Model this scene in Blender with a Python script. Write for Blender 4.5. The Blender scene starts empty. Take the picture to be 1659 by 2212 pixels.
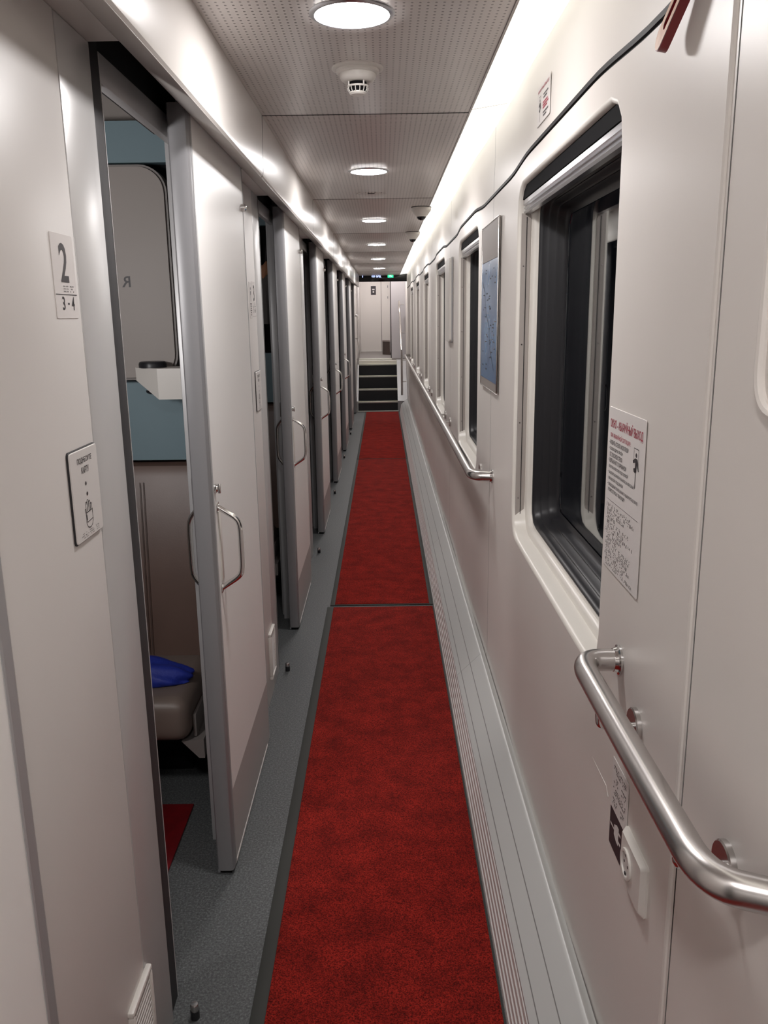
import bpy, bmesh, math, random
from mathutils import Vector, Matrix
random.seed(7)
PI = math.pi
sc = bpy.context.scene
COL = sc.collection

# ------------------------------------------------------------------ camera
cam_d = bpy.data.cameras.new('camera')
cam = bpy.data.objects.new('camera', cam_d); COL.objects.link(cam)
PITCH, YAW, ROLL = 0.232973, -0.001620, -0.014659
_f = Vector((math.sin(YAW)*math.cos(PITCH), math.cos(YAW)*math.cos(PITCH), -math.sin(PITCH)))
_r = Vector((math.cos(YAW), -math.sin(YAW), 0)); _u = _r.cross(_f)
_r2 = _r*math.cos(ROLL) + _u*math.sin(ROLL); _u2 = -_r*math.sin(ROLL) + _u*math.cos(ROLL)
cam.matrix_world = Matrix(((_r2.x,_u2.x,-_f.x,.005),(_r2.y,_u2.y,-_f.y,0),(_r2.z,_u2.z,-_f.z,1.58),(0,0,0,1)))
cam_d.sensor_fit = 'VERTICAL'; cam_d.sensor_height = 24.0; cam_d.sensor_width = 18.0
cam_d.lens = 1796.96*24.0/2212.0
cam_d.clip_start = 0.02; cam_d.clip_end = 60
sc.camera = cam

# ------------------------------------------------------------------ world (night outside)
w = bpy.data.worlds.new('night'); sc.world = w; w.use_nodes = True
w.node_tree.nodes['Background'].inputs[0].default_value = (0.012, 0.014, 0.02, 1)
w.node_tree.nodes['Background'].inputs[1].default_value = 0.15
LIGHT_DISC = 106.0      # emission of the round ceiling lamps
LIGHT_STRIP = 0.95      # emission of the strip light above the windows
sc.view_settings.view_transform = 'Standard'; sc.view_settings.look = 'None'
sc.view_settings.exposure = 0.55; sc.view_settings.gamma = 1.0
sc.view_settings.use_curve_mapping = False
try:
    sc.cycles.use_denoising = True
    sc.cycles.max_bounces = 6; sc.cycles.diffuse_bounces = 4; sc.cycles.glossy_bounces = 3
    sc.cycles.use_adaptive_sampling = True; sc.cycles.adaptive_threshold = .05
    sc.cycles.transmission_bounces = 6; sc.cycles.transparent_max_bounces = 6
    sc.cycles.caustics_reflective = False; sc.cycles.caustics_refractive = False
    sc.cycles.sample_clamp_indirect = 6.0
except Exception:
    pass

# ------------------------------------------------------------------ materials
def mat(name, col, rough=0.5, metal=0.0, spec=0.5, noise=None, bump=None, emit=None, coat=0.0, trans=0.0, aniso=0.0):
    m = bpy.data.materials.new(name); m.use_nodes = True
    nt = m.node_tree; b = nt.nodes['Principled BSDF']
    b.inputs['Base Color'].default_value = (*col, 1)
    b.inputs['Roughness'].default_value = rough
    b.inputs['Metallic'].default_value = metal
    b.inputs['Specular IOR Level'].default_value = spec
    b.inputs['Coat Weight'].default_value = coat
    b.inputs['Transmission Weight'].default_value = trans
    tc = None
    if noise or bump:
        tc = nt.nodes.new('ShaderNodeTexCoord')
    if noise:                                  # (scale, second colour, contrast lo, hi, detail)
        sc_, c2, lo, hi, det = noise
        n = nt.nodes.new('ShaderNodeTexNoise'); n.inputs['Scale'].default_value = sc_; n.inputs['Detail'].default_value = det
        r = nt.nodes.new('ShaderNodeValToRGB')
        r.color_ramp.elements[0].position = lo; r.color_ramp.elements[1].position = hi
        r.color_ramp.elements[0].color = (*col, 1); r.color_ramp.elements[1].color = (*c2, 1)
        nt.links.new(tc.outputs['Object'], n.inputs['Vector'])
        nt.links.new(n.outputs['Fac'], r.inputs['Fac']); nt.links.new(r.outputs['Color'], b.inputs['Base Color'])
    if bump:                                   # (scale, strength, distance)
        n = nt.nodes.new('ShaderNodeTexNoise'); n.inputs['Scale'].default_value = bump[0]; n.inputs['Detail'].default_value = 3
        bp = nt.nodes.new('ShaderNodeBump'); bp.inputs['Strength'].default_value = bump[1]; bp.inputs['Distance'].default_value = bump[2]
        nt.links.new(tc.outputs['Object'], n.inputs['Vector'])
        nt.links.new(n.outputs['Fac'], bp.inputs['Height']); nt.links.new(bp.outputs['Normal'], b.inputs['Normal'])
    if emit:
        b.inputs['Emission Color'].default_value = (*emit[0], 1); b.inputs['Emission Strength'].default_value = emit[1]
    return m

M = {}
M['wall'] = mat('cream_wall_panel', (.80,.755,.715), .38, noise=(3.0,(.77,.725,.685),.3,.7,1))
M['wall_l'] = mat('pale_partition_panel', (.70,.665,.64), .42, noise=(2.5,(.67,.635,.61),.3,.7,1))
M['door'] = mat('pale_door_panel', (.83,.81,.79), .36)
M['fascia'] = mat('cream_fascia', (.74,.705,.67), .30)
M['soffit'] = mat('grey_soffit', (.52,.49,.465), .38)
M['pilaster'] = mat('grey_pilaster', (.54,.53,.525), .34, metal=.15)
M['grey'] = mat('mid_grey_frame', (.22,.217,.225), .38, metal=.1)
M['greylt'] = mat('light_grey_frame', (.40,.395,.40), .38, metal=.15)
M['kick'] = mat('grey_kick_plate', (.40,.38,.37), .45)
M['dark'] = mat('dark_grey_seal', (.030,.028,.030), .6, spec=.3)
M['black'] = mat('black_recess', (.008,.008,.009), .8, spec=.08)  # also painted where only shade falls, as under the seat
M['rubber'] = mat('black_rubber_gasket', (.016,.016,.019), .38, spec=.4)
M['reveal'] = mat('cream_window_frame', (.78,.745,.69), .30)
M['guide'] = mat('beige_blind_guide', (.45,.405,.375), .45)
M['alu'] = mat('brushed_aluminium', (.62,.62,.64), .28, metal=1.0)
M['steel'] = mat('brushed_stainless_steel', (.60,.575,.56), .26, metal=1.0)
M['chrome'] = mat('polished_chrome', (.74,.73,.72), .10, metal=1.0)
M['skirt'] = mat('grey_aluminium_cover', (.60,.61,.60), .36, metal=.15)
M['rib'] = mat('pale_rib', (.66,.62,.60), .4, metal=.1)
M['groove_shade'] = mat('grey_groove_shade', (.22,.215,.21), .6)
M['white'] = mat('white_plastic', (.72,.69,.65), .35)
M['label'] = mat('white_label', (.78,.74,.72), .45)
M['card'] = mat('white_card_plate', (.68,.65,.63), .4)
M['ink'] = mat('black_ink', (.03,.024,.028), .5)
M['inkgrey'] = mat('grey_ink', (.065,.058,.062), .5)
M['inkred'] = mat('red_ink', (.42,.03,.07), .5)
M['red'] = mat('red_painted_lever', (.20,.008,.012), .34, coat=.3)
M['leverface'] = mat('worn_lever_face', (.52,.22,.10), .4, noise=(60,(.62,.34,.18),.35,.65,3))
M['seat'] = mat('brown_leatherette', (.135,.083,.066), .42, noise=(6,(.115,.070,.056),.3,.7,3), bump=(260,.15,.001))
M['seatlt'] = mat('taupe_leatherette', (.175,.135,.115), .40, bump=(260,.15,.001))
M['stitch'] = mat('dark_seam', (.075,.05,.042), .6)
M['berthrim'] = mat('berth_rim', (.20,.18,.17), .5)
M['blue'] = mat('blue_grey_panel', (.17,.25,.285), .55)
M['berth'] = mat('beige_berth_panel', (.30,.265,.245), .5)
M['cloth'] = mat('royal_blue_cloth', (.008,.022,.26), .6, noise=(25,(.012,.03,.32),.35,.65,4), bump=(35,.6,.006))
M['redrug'] = mat('dark_red_mat', (.20,.004,.008), .55, noise=(30,(.14,.003,.006),.3,.7,3))
M['garment'] = mat('grey_cloth', (.10,.09,.085), .8)
M['tan'] = mat('tan_cloth', (.42,.20,.11), .7)
M['brown'] = mat('brown_laminate', (.085,.058,.048), .5)
M['endwall'] = mat('warm_white_wall', (.72,.675,.635), .45)
M['lavwall'] = mat('cool_white_wall', (.46,.44,.46), .45)
M['tread'] = mat('black_riser', (.010,.010,.013), .6)
M['nosing'] = mat('pale_step_nosing', (.66,.66,.60), .35, metal=.2)
M['nosing_y'] = mat('yellow_nosing_stripe', (.72,.72,.33), .45)
M['landing'] = mat('grey_landing_floor', (.23,.205,.19), .5, noise=(200,(.17,.15,.14),.35,.65,2))
M['screenblk'] = mat('black_glass_display', (.010,.010,.013), .12)
M['disc'] = mat('lamp_diffuser', (.9,.9,.9), .4, emit=((1.0,.968,.96), LIGHT_DISC))
M['dimmer'] = mat('weak_fill_light_disc', (.9,.9,.9), .4, emit=((1.0,.97,.96), 12.0))  # weak added light for the farther compartment
M['dimdisc'] = mat('fill_light_disc', (.9,.9,.9), .4, emit=((1.0,.97,.96), 58.0))  # added light for the near compartment
M['strip'] = mat('strip_diffuser', (.9,.9,.85), .4, emit=((1.0,.975,.90), LIGHT_STRIP))
M['ledblue'] = mat('blue_led_text', (.1,.1,.3), .4, emit=((.40,.50,1.0), 2.2))
M['ledgreen'] = mat('green_led_sign', (.02,.3,.1), .4, emit=((.03,.85,.32), 1.3))
M['ledwhite'] = mat('white_led_text', (.3,.3,.3), .4, emit=((.7,1.0,.85), 1.6))
for k_ in ('ledblue','ledgreen','ledwhite'): M[k_].cycles.emission_sampling = 'NONE'
M['bind'] = mat('olive_grey_binding', (.028,.029,.025), .7)

def floor_material():
    m = mat('speckled_vinyl', (.060,.066,.068), .5)
    nt = m.node_tree; b = nt.nodes['Principled BSDF']; tc = nt.nodes.new('ShaderNodeTexCoord')
    v = nt.nodes.new('ShaderNodeTexVoronoi'); v.inputs['Scale'].default_value = 260
    n = nt.nodes.new('ShaderNodeTexNoise'); n.inputs['Scale'].default_value = 170; n.inputs['Detail'].default_value = 3; n.inputs['Roughness'].default_value = .75
    r = nt.nodes.new('ShaderNodeValToRGB'); e = r.color_ramp.elements
    e[0].position = .36; e[0].color = (.045,.048,.050,1); e[1].position = .72; e[1].color = (.19,.20,.20,1)
    e2 = e.new(.52); e2.color = (.085,.090,.092,1)
    nt.links.new(tc.outputs['Object'], n.inputs['Vector']); nt.links.new(n.outputs['Fac'], r.inputs['Fac'])
    nt.links.new(r.outputs['Color'], b.inputs['Base Color'])
    return m
M['floor'] = floor_material()

def carpet_material():
    m = mat('red_pile', (.25,.014,.010), .95, spec=.15)
    nt = m.node_tree; b = nt.nodes['Principled BSDF']; tc = nt.nodes.new('ShaderNodeTexCoord')
    big = nt.nodes.new('ShaderNodeTexNoise'); big.inputs['Scale'].default_value = 9; big.inputs['Detail'].default_value = 5; big.inputs['Roughness'].default_value = .6
    mp = nt.nodes.new('ShaderNodeMapping'); mp.inputs['Scale'].default_value = (1.0, 1.15, 1)
    fine = nt.nodes.new('ShaderNodeTexNoise'); fine.inputs['Scale'].default_value = 300; fine.inputs['Detail'].default_value = 3; fine.inputs['Roughness'].default_value = .7
    r = nt.nodes.new('ShaderNodeValToRGB'); e = r.color_ramp.elements
    e[0].position = .36; e[0].color = (.050,.0010,.0012,1); e[1].position = .66; e[1].color = (.52,.028,.017,1)
    r2 = nt.nodes.new('ShaderNodeValToRGB'); e = r2.color_ramp.elements
    e[0].position = .35; e[0].color = (.66,.60,.60,1); e[1].position = .66; e[1].color = (1.1,1.1,1.05,1)
    mx = nt.nodes.new('ShaderNodeMix'); mx.data_type = 'RGBA'; mx.blend_type = 'MULTIPLY'; mx.inputs[0].default_value = 1
    nt.links.new(tc.outputs['Object'], mp.inputs['Vector']); nt.links.new(mp.outputs['Vector'], big.inputs['Vector'])
    nt.links.new(tc.outputs['Object'], fine.inputs['Vector'])
    nt.links.new(fine.outputs['Fac'], r.inputs['Fac']); nt.links.new(big.outputs['Fac'], r2.inputs['Fac'])
    nt.links.new(r.outputs['Color'], mx.inputs[6]); nt.links.new(r2.outputs['Color'], mx.inputs[7])
    nt.links.new(mx.outputs[2], b.inputs['Base Color'])
    bp = nt.nodes.new('ShaderNodeBump'); bp.inputs['Strength'].default_value = .8; bp.inputs['Distance'].default_value = .006
    nt.links.new(fine.outputs['Fac'], bp.inputs['Height']); nt.links.new(bp.outputs['Normal'], b.inputs['Normal'])
    b.inputs['Sheen Weight'].default_value = .08; b.inputs['Sheen Tint'].default_value = (.9,.25,.2,1)
    return m
M['carpet'] = carpet_material()

def ceiling_material():
    m = mat('perforated_ceiling_metal', (.66,.615,.59), .33, metal=.15)
    nt = m.node_tree; b = nt.nodes['Principled BSDF']; tc = nt.nodes.new('ShaderNodeTexCoord')
    sep = nt.nodes.new('ShaderNodeSeparateXYZ'); nt.links.new(tc.outputs['Object'], sep.inputs[0])
    def mth(op, a, bv=None):
        n = nt.nodes.new('ShaderNodeMath'); n.operation = op
        for i, x in enumerate((a, bv)):
            if x is None: continue
            if isinstance(x, (int, float)): n.inputs[i].default_value = x
            else: nt.links.new(x, n.inputs[i])
        return n.outputs[0]
    px, py = .0165, .0180
    fx = mth('SUBTRACT', mth('FRACT', mth('DIVIDE', sep.outputs[0], px)), .5)
    fy = mth('SUBTRACT', mth('FRACT', mth('DIVIDE', sep.outputs[1], py)), .5)
    d = mth('SQRT', mth('ADD', mth('MULTIPLY', fx, fx), mth('MULTIPLY', fy, fy)))
    hole = mth('LESS_THAN', d, .17)
    mx = nt.nodes.new('ShaderNodeMix'); mx.data_type = 'RGBA'
    mx.inputs[6].default_value = (.66,.615,.59,1); mx.inputs[7].default_value = (.22,.20,.19,1)
    nt.links.new(hole, mx.inputs[0]); nt.links.new(mx.outputs[2], b.inputs['Base Color'])
    return m
M['ceiling'] = ceiling_material()

def map_material():
    m = mat('blue_route_map', (.05,.14,.34), .16)
    nt = m.node_tree; b = nt.nodes['Principled BSDF']; tc = nt.nodes.new('ShaderNodeTexCoord')
    n = nt.nodes.new('ShaderNodeTexNoise'); n.inputs['Scale'].default_value = 7; n.inputs['Detail'].default_value = 4
    r = nt.nodes.new('ShaderNodeValToRGB'); e = r.color_ramp.elements
    e[0].position = .35; e[0].color = (.06,.15,.33,1); e[1].position = .7; e[1].color = (.15,.31,.54,1)
    nt.links.new(tc.outputs['Object'], n.inputs['Vector']); nt.links.new(n.outputs['Fac'], r.inputs['Fac'])
    nt.links.new(r.outputs['Color'], b.inputs['Base Color'])
    return m
M['map'] = map_material()

def glass_material():
    m = mat('window_glass', (.82,.86,.87), .0, trans=1.0)
    m.node_tree.nodes['Principled BSDF'].inputs['IOR'].default_value = 1.5
    return m
M['glass'] = glass_material()

# ------------------------------------------------------------------ mesh helpers
class MB:
    def __init__(s): s.v = []; s.f = []
    def add(s, vs, fs):
        o = len(s.v); s.v += [tuple(p) for p in vs]; s.f += [tuple(i+o for i in f) for f in fs]; return s
    def box(s, x0, x1, y0, y1, z0, z1, bev=0.0):
        x0, x1 = min(x0,x1), max(x0,x1); y0, y1 = min(y0,y1), max(y0,y1); z0, z1 = min(z0,z1), max(z0,z1)
        if bev <= 0:
            vs = [(x0,y0,z0),(x1,y0,z0),(x1,y1,z0),(x0,y1,z0),(x0,y0,z1),(x1,y0,z1),(x1,y1,z1),(x0,y1,z1)]
            return s.add(vs, [(0,3,2,1),(4,5,6,7),(0,1,5,4),(1,2,6,5),(2,3,7,6),(3,0,4,7)])
        bm = bmesh.new(); bmesh.ops.create_cube(bm, size=1)
        for v in bm.verts:
            v.co = ((x0+x1)/2+v.co.x*(x1-x0), (y0+y1)/2+v.co.y*(y1-y0), (z0+z1)/2+v.co.z*(z1-z0))
        bmesh.ops.bevel(bm, geom=list(bm.edges), offset=bev, segments=2 if bev < .02 else 4, profile=.5, affect='EDGES')
        return s.bm(bm)
    def bm(s, bm):
        bm.verts.ensure_lookup_table(); bm.verts.index_update()
        s.add([tuple(v.co) for v in bm.verts], [tuple(v.index for v in f.verts) for f in bm.faces]); bm.free(); return s
    def prism(s, poly, axis, a, b):
        # poly in the two other axes (order x,y,z without axis); extruded along axis from a to b
        n = len(poly)
        def P(p, t):
            if axis == 'x': return (t, p[0], p[1])
            if axis == 'y': return (p[0], t, p[1])
            return (p[0], p[1], t)
        vs = [P(p, a) for p in poly] + [P(p, b) for p in poly]
        fs = [tuple(range(n))[::-1], tuple(range(n, 2*n))] + [(i, (i+1) % n, n+(i+1) % n, n+i) for i in range(n)]
        return s.add(vs, fs)
    def sheet(s, poly, axis, a, b, steps=1):
        # open profile swept along an axis
        n = len(poly); vs = []; fs = []
        for k in range(steps+1):
            t = a+(b-a)*k/steps
            for p in poly:
                vs.append((t,p[0],p[1]) if axis == 'x' else ((p[0],t,p[1]) if axis == 'y' else (p[0],p[1],t)))
        for k in range(steps):
            for i in range(n-1):
                fs.append((k*n+i, k*n+i+1, (k+1)*n+i+1, (k+1)*n+i))
        return s.add(vs, fs)
    def tube(s, pts, r, seg=16, cap=True):
        pts = [Vector(p) for p in pts]; n = len(pts); vs = []; fs = []
        prev = None
        for i, p in enumerate(pts):
            t = (pts[min(i+1,n-1)]-pts[max(i-1,0)]).normalized()
            if prev is None:
                a = Vector((0,0,1)) if abs(t.z) < .9 else Vector((1,0,0))
                nrm = (a - t*a.dot(t)).normalized()
            else:
                nrm = (prev - t*prev.dot(t)).normalized()
            prev = nrm; bn = t.cross(nrm)
            rr = r[i] if isinstance(r, (list, tuple)) else r
            for k in range(seg):
                an = 2*PI*k/seg
                vs.append(p + (nrm*math.cos(an)+bn*math.sin(an))*rr)
        for i in range(n-1):
            for k in range(seg):
                fs.append((i*seg+k, i*seg+(k+1) % seg, (i+1)*seg+(k+1) % seg, (i+1)*seg+k))
        if cap:
            fs.append(tuple(range(seg))[::-1]); fs.append(tuple((n-1)*seg+k for k in range(seg)))
        return s.add(vs, fs)
    def lathe(s, prof, c, d=(0,0,1), seg=32, a0=0, a1=2*PI):
        # prof: (radius, distance along d) from centre c
        d = Vector(d).normalized(); a = Vector((1,0,0)) if abs(d.x) < .9 else Vector((0,1,0))
        u = (a - d*a.dot(d)).normalized(); v = d.cross(u); c = Vector(c)
        full = abs(a1-a0-2*PI) < 1e-6; ns = seg if full else seg+1
        vs = []; fs = []
        for (r, h) in prof:
            for k in range(ns):
                an = a0+(a1-a0)*k/seg
                vs.append(c + d*h + (u*math.cos(an)+v*math.sin(an))*r)
        for i in range(len(prof)-1):
            for k in range(seg):
                k2 = (k+1) % ns
                fs.append((i*ns+k, i*ns+k2, (i+1)*ns+k2, (i+1)*ns+k))
        if full:
            fs.append(tuple(range(ns))[::-1]); fs.append(tuple((len(prof)-1)*ns+k for k in range(ns)))
        return s.add(vs, fs)
    def build(s, name, m, parent=None, smooth=True, angle=32):
        me = bpy.data.meshes.new(name); me.from_pydata([tuple(p) for p in s.v], [], s.f); me.update()
        bm = bmesh.new(); bm.from_mesh(me); bmesh.ops.recalc_face_normals(bm, faces=bm.faces); bm.to_mesh(me); bm.free()
        if smooth:
            me.polygons.foreach_set('use_smooth', [True]*len(me.polygons))
            me.set_sharp_from_angle(angle=math.radians(angle))
        me.materials.append(M[m] if isinstance(m, str) else m)
        o = bpy.data.objects.new(name, me); COL.objects.link(o)
        if parent: attach(o, parent)
        return o

def attach(o, parent):
    o.parent = parent
    o.matrix_parent_inverse = Matrix.Translation(-Vector(parent.location))
def tag(o, label=None, cat=None, group=None, kind=None):
    if label: o['label'] = label
    if cat: o['category'] = cat
    if group: o['group'] = group
    if kind: o['kind'] = kind
    return o
def thing(name, loc, label, cat, group=None, kind=None):
    o = bpy.data.objects.new(name, None); COL.objects.link(o); o.location = loc; o.empty_display_size = .05
    return tag(o, label, cat, group, kind)
def arc(c, a, b, n=8):
    """quarter-bend points: corner c, entering from a, leaving to b (points at the tangent ends)"""
    c, a, b = Vector(c), Vector(a), Vector(b); out = []
    for i in range(n+1):
        t = i/n
        out.append(a*(1-t)**2 + c*2*t*(1-t) + b*t*t)
    return out
def bend(pts, r, n=8):
    """polyline with rounded corners"""
    pts = [Vector(p) for p in pts]; out = [pts[0]]
    for i in range(1, len(pts)-1):
        a = (pts[i-1]-pts[i]); b = (pts[i+1]-pts[i])
        ra = min(r, a.length*.49); rb = min(r, b.length*.49)
        out += arc(pts[i], pts[i]+a.normalized()*ra, pts[i]+b.normalized()*rb, n)
    out.append(pts[-1]); return out
def rrect(hw, hh, r, n=6):
    out = []
    for (cx, cy, a0) in ((hw-r,hh-r,0),(-hw+r,hh-r,PI/2),(-hw+r,-hh+r,PI),(hw-r,-hh+r,3*PI/2)):
        for k in range(n+1):
            a = a0+PI/2*k/n; out.append((cx+r*math.cos(a), cy+r*math.sin(a)))
    return out

def disc_face(c, r, d, h, n=28):
    d = Vector(d); a = Vector((1,0,0)); v = d.cross(a); c = Vector(c)+d*h
    return MB().add([c+(a*math.cos(2*PI*k/n)+v*math.sin(2*PI*k/n))*r for k in range(n)], [tuple(range(n))])

# faces of a wall: origin point, right and up vectors (as read by somebody facing the wall)
def frame(side, y, z, x=None):
    if side == 'L': return Vector((x, y, z)), Vector((0,1,0)), Vector((0,0,1)), Vector((1,0,0))
    if side == 'R': return Vector((x, y, z)), Vector((0,-1,0)), Vector((0,0,1)), Vector((-1,0,0))
    if side == 'E': return Vector((x, y, z)), Vector((1,0,0)), Vector((0,0,1)), Vector((0,-1,0))
_tc = {}
def text_mesh(body, res=3):
    if body in _tc: return _tc[body]
    cu = bpy.data.curves.new('t', 'FONT'); cu.body = body; cu.resolution_u = res; cu.fill_mode = 'BOTH'; cu.offset = .014
    o = bpy.data.objects.new('t', cu); COL.objects.link(o)
    dg = bpy.context.evaluated_depsgraph_get(); me = bpy.data.meshes.new_from_object(o.evaluated_get(dg))
    vs = [v.co.copy() for v in me.vertices]; fs = [tuple(p.vertices) for p in me.polygons]
    bpy.data.objects.remove(o); bpy.data.curves.remove(cu); bpy.data.meshes.remove(me)
    _tc[body] = (vs, fs); return _tc[body]
def text_on(mb, body, fr, u0, u1, v0, v1, lift=.0006, flip=False):
    """fit lettering into a rectangle (u right, v up) measured from the frame's origin"""
    O, R, U, N = fr; vs, fs = text_mesh(body)
    x0 = min(p.x for p in vs); x1 = max(p.x for p in vs); y0 = min(p.y for p in vs); y1 = max(p.y for p in vs)
    out = []
    for p in vs:
        a = (p.x-x0)/max(1e-6, x1-x0); b = (p.y-y0)/max(1e-6, y1-y0)
        if flip: a = 1-a
        out.append(O + R*(u0+(u1-u0)*a) + U*(v0+(v1-v0)*b) + N*lift)
    mb.add(out, fs)
def poly_on(mb, pts, fr, lift=.0006):
    O, R, U, N = fr
    mb.add([O+R*p[0]+U*p[1]+N*lift for p in pts], [tuple(range(len(pts)))])
def rect_on(mb, u0, u1, v0, v1, fr, lift=.0006): poly_on(mb, [(u0,v0),(u1,v0),(u1,v1),(u0,v1)], fr, lift)
def line_on(mb, pts, wd, fr, lift=.0006):
    for (a, b) in zip(pts[:-1], pts[1:]):
        d = Vector((b[0]-a[0], b[1]-a[1])); L = d.length
        if L < 1e-7: continue
        n = Vector((-d.y, d.x))/L*wd/2; e = d/L*wd*.35
        poly_on(mb, [(a[0]-e.x+n.x,a[1]-e.y+n.y),(a[0]-e.x-n.x,a[1]-e.y-n.y),(b[0]+e.x-n.x,b[1]+e.y-n.y),(b[0]+e.x+n.x,b[1]+e.y+n.y)], fr, lift)
def dots_on(mb, pts, r, fr, lift=.0006, n=6):
    for (a, b) in pts:
        poly_on(mb, [(a+r*math.cos(2*PI*k/n), b+r*math.sin(2*PI*k/n)) for k in range(n)], fr, lift)
def braille(u0, v0, n, dx, dz, fill=.55, gap=()):
    out = []
    for i in range(n):
        if i in gap: continue
        for c in range(2):
            for rr in range(3):
                if random.random() < fill: out.append((u0+i*dx+c*dx*.42, v0-rr*dz))
    return out
def plate(name, fr, u0, u1, v0, v1, th, r, m, parent=None):
    O, R, U, N = fr; hw, hh = (u1-u0)/2, (v1-v0)/2; c = O+R*(u0+hw)+U*(v0+hh)
    pts = rrect(hw, hh, r, 4); n = len(pts); e = min(th*.4, .001)
    pin = rrect(hw-e, hh-e, max(r-e, .0004), 4)
    vs = [c+R*p[0]+U*p[1] for p in pts]+[c+R*p[0]+U*p[1]+N*(th-e) for p in pts]+[c+R*p[0]+U*p[1]+N*th for p in pin]
    fs = [tuple(range(n))[::-1]]+[(k*n+i, k*n+(i+1) % n, (k+1)*n+(i+1) % n, (k+1)*n+i) for k in range(2) for i in range(n)]+[tuple(range(2*n, 3*n))]
    return MB().add(vs, fs).build(name, m, parent)

# ------------------------------------------------------------------ dimensions
XL, XR = -.50, .41                # left and right wall faces
P = 1.932                         # compartment pitch
ZC = 2.195                        # ceiling
YB, YE = -2.6, 13.95              # behind the camera / foot of the steps
NK = 7
WIN = [(1.50, 2.61)] + [(3.63+1.94*k, 4.575+1.94*k) for k in range(5)]
SEAMS_R = [YB, 1.035, 3.18] + [3.18+1.94*k for k in range(1, 6)] + [YE]
def wave(y):
    if y < .9: return -1.0
    best = -1.0
    for (a, b) in WIN:
        c = (a+b)/2; h = (b-a)/2+.18
        t = abs(y-c)/h
        if t < 1: best = max(best, math.cos(PI*max(0, (t-.45)/.55)) if t > .45 else 1.0)
    return best
def wx(y): return XR + .001 - .0018*wave(y)
def gz(y): return 1.994 + .007*wave(y)      # height of the joint between the lower and upper wall panels

# ------------------------------------------------------------------ floor
f = MB().box(-2.5, .6, YB, YE+.05, -.06, 0).build('floor', 'floor'); tag(f, 'dark grey speckled vinyl floor beside the red carpet', 'floor', kind='structure')

# ------------------------------------------------------------------ ceiling
ceil = thing('ceiling', (-.04, 5, ZC), 'perforated grey metal ceiling panels along the corridor', 'ceiling', kind='structure')
cs = [YB, -1.10, .87, 2.84] + [2.84+1.965*k for k in range(1, 6)] + [YE]
for a, b in zip(cs[:-1], cs[1:]):
    MB().box(-.366, .285, a+.003, b-.003, ZC, ZC+.02, .001).build('ceiling_panel', 'ceiling', ceil)
MB().box(-.40, .30, YB, YE, ZC+.024, ZC+.04).build('backing', 'black', ceil)
for y in cs[1:-1]:
    MB().box(-.366, .285, y-.0026, y+.0026, ZC-.0006, ZC+.006).build('joint_strip', 'black', ceil)
# ceiling edge trim beside the strip light
MB().box(.2855, .291, YB, YE, ZC-.002, ZC+.03).build('edge_trim', 'soffit', ceil)

# ------------------------------------------------------------------ left fascia and soffit above the doors
fas = thing('trim_1', (-.37, 5, 2.0), 'cream fascia and grey soffit above the compartment doors', 'fascia', kind='structure')
for a, b in zip(cs[:-1], cs[1:]):
    prof = [(-.366, ZC+.012), (-.3675, 2.12), (-.370, 2.028), (-.3722, 2.018), (-.378, 2.0125)]
    MB().sheet(prof + [(-.384,2.018),(-.376,2.03),(-.374,ZC+.012)], 'y', a+.002, b-.002).build('fascia_panel', 'fascia', fas)
    MB().prism([(-.377,2.0125),(-.447,2.050),(-.447,2.062),(-.379,2.024)], 'y', a+.001, b-.001).build('soffit_panel', 'soffit', fas)
for y in cs[1:-1]:
    MB().prism([(-.3655,ZC-.001),(-.3672,2.12),(-.3697,2.028),(-.372,2.0175),(-.378,2.012),(-.384,2.02),(-.376,2.03),(-.373,ZC-.001)], 'y', y-.0016, y+.0016).build('joint_strip', 'black', fas)
slots = [(1.60+P*k, 2.905+P*k) for k in range(-2, NK)]
prev = YB
for (a, b) in slots:
    MB().box(-.520, -.4475, prev, a, 2.050, 2.075).build('soffit_infill', 'soffit', fas)
    prev = b
MB().box(-.520, -.4475, prev, YE, 2.050, 2.075).build('soffit_infill', 'soffit', fas)
MB().box(-.60, -.37, YB, YE, ZC-.002, ZC+.03).build('slot_top', 'black', fas)

# ------------------------------------------------------------------ left wall, compartment by compartment
wl = thing('wall_left', (XL, 5, 0), 'pale panelled partition wall with the compartment doorways', 'wall', kind='structure')
def xl(k): return XL+(.010 if k >= 1 else 0)
for k in range(-1, NK):
    d = P*k; e = xl(k)-XL
    if k < 1:
        MB().box(-.53, XL, 1.049+d, 1.4335+d, 0, 2.049, .0012).build('wall_panel', 'wall_l', wl)
        MB().box(-.53, -.4995, .935+d, 1.0475+d, 0, 2.049, .002).build('grey_strip', 'greylt', wl)
    else:
        MB().box(-.53, XL+e, .975+d, 1.4335+d, 0, 2.049, .0012).build('wall_panel', 'wall_l', wl)
    MB().box(-.53, XL+.0005+e, 1.4375+d, 1.598+d, 0, 2.049, .003).build('pilaster', 'pilaster', wl)
    MB().box(-.53, -.512+e, 1.43+d, 1.44+d, 0, 2.048).build('joint', 'black', wl)
    MB().box(-.56, -.508+e, 1.599+d, 1.672+d, 0, 2.10, .002).build('door_jamb', 'dark', wl)
    MB().box(-.5105+e, -.5075+e, 1.672+d, 1.6745+d, 0, 2.05).build('jamb_edge', 'pilaster', wl)
    MB().box(-.545, -.512, 2.28+d, 2.35+d, 0, 2.10, .002).build('door_jamb', 'greylt', wl)
    MB().box(-.532, -.512, 1.66+d, 2.30+d, 2.006, 2.060, .002).build('door_header', 'greylt', wl)
    MB().box(-.60, -.525, 1.55+d, 2.40+d, 2.058, ZC).build('header_recess', 'dark', wl)
    MB().box(-.56, -.508, 2.345+d, .9345+P+d, 0, 2.18).build('pocket_wall', 'greylt', wl)
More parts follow.
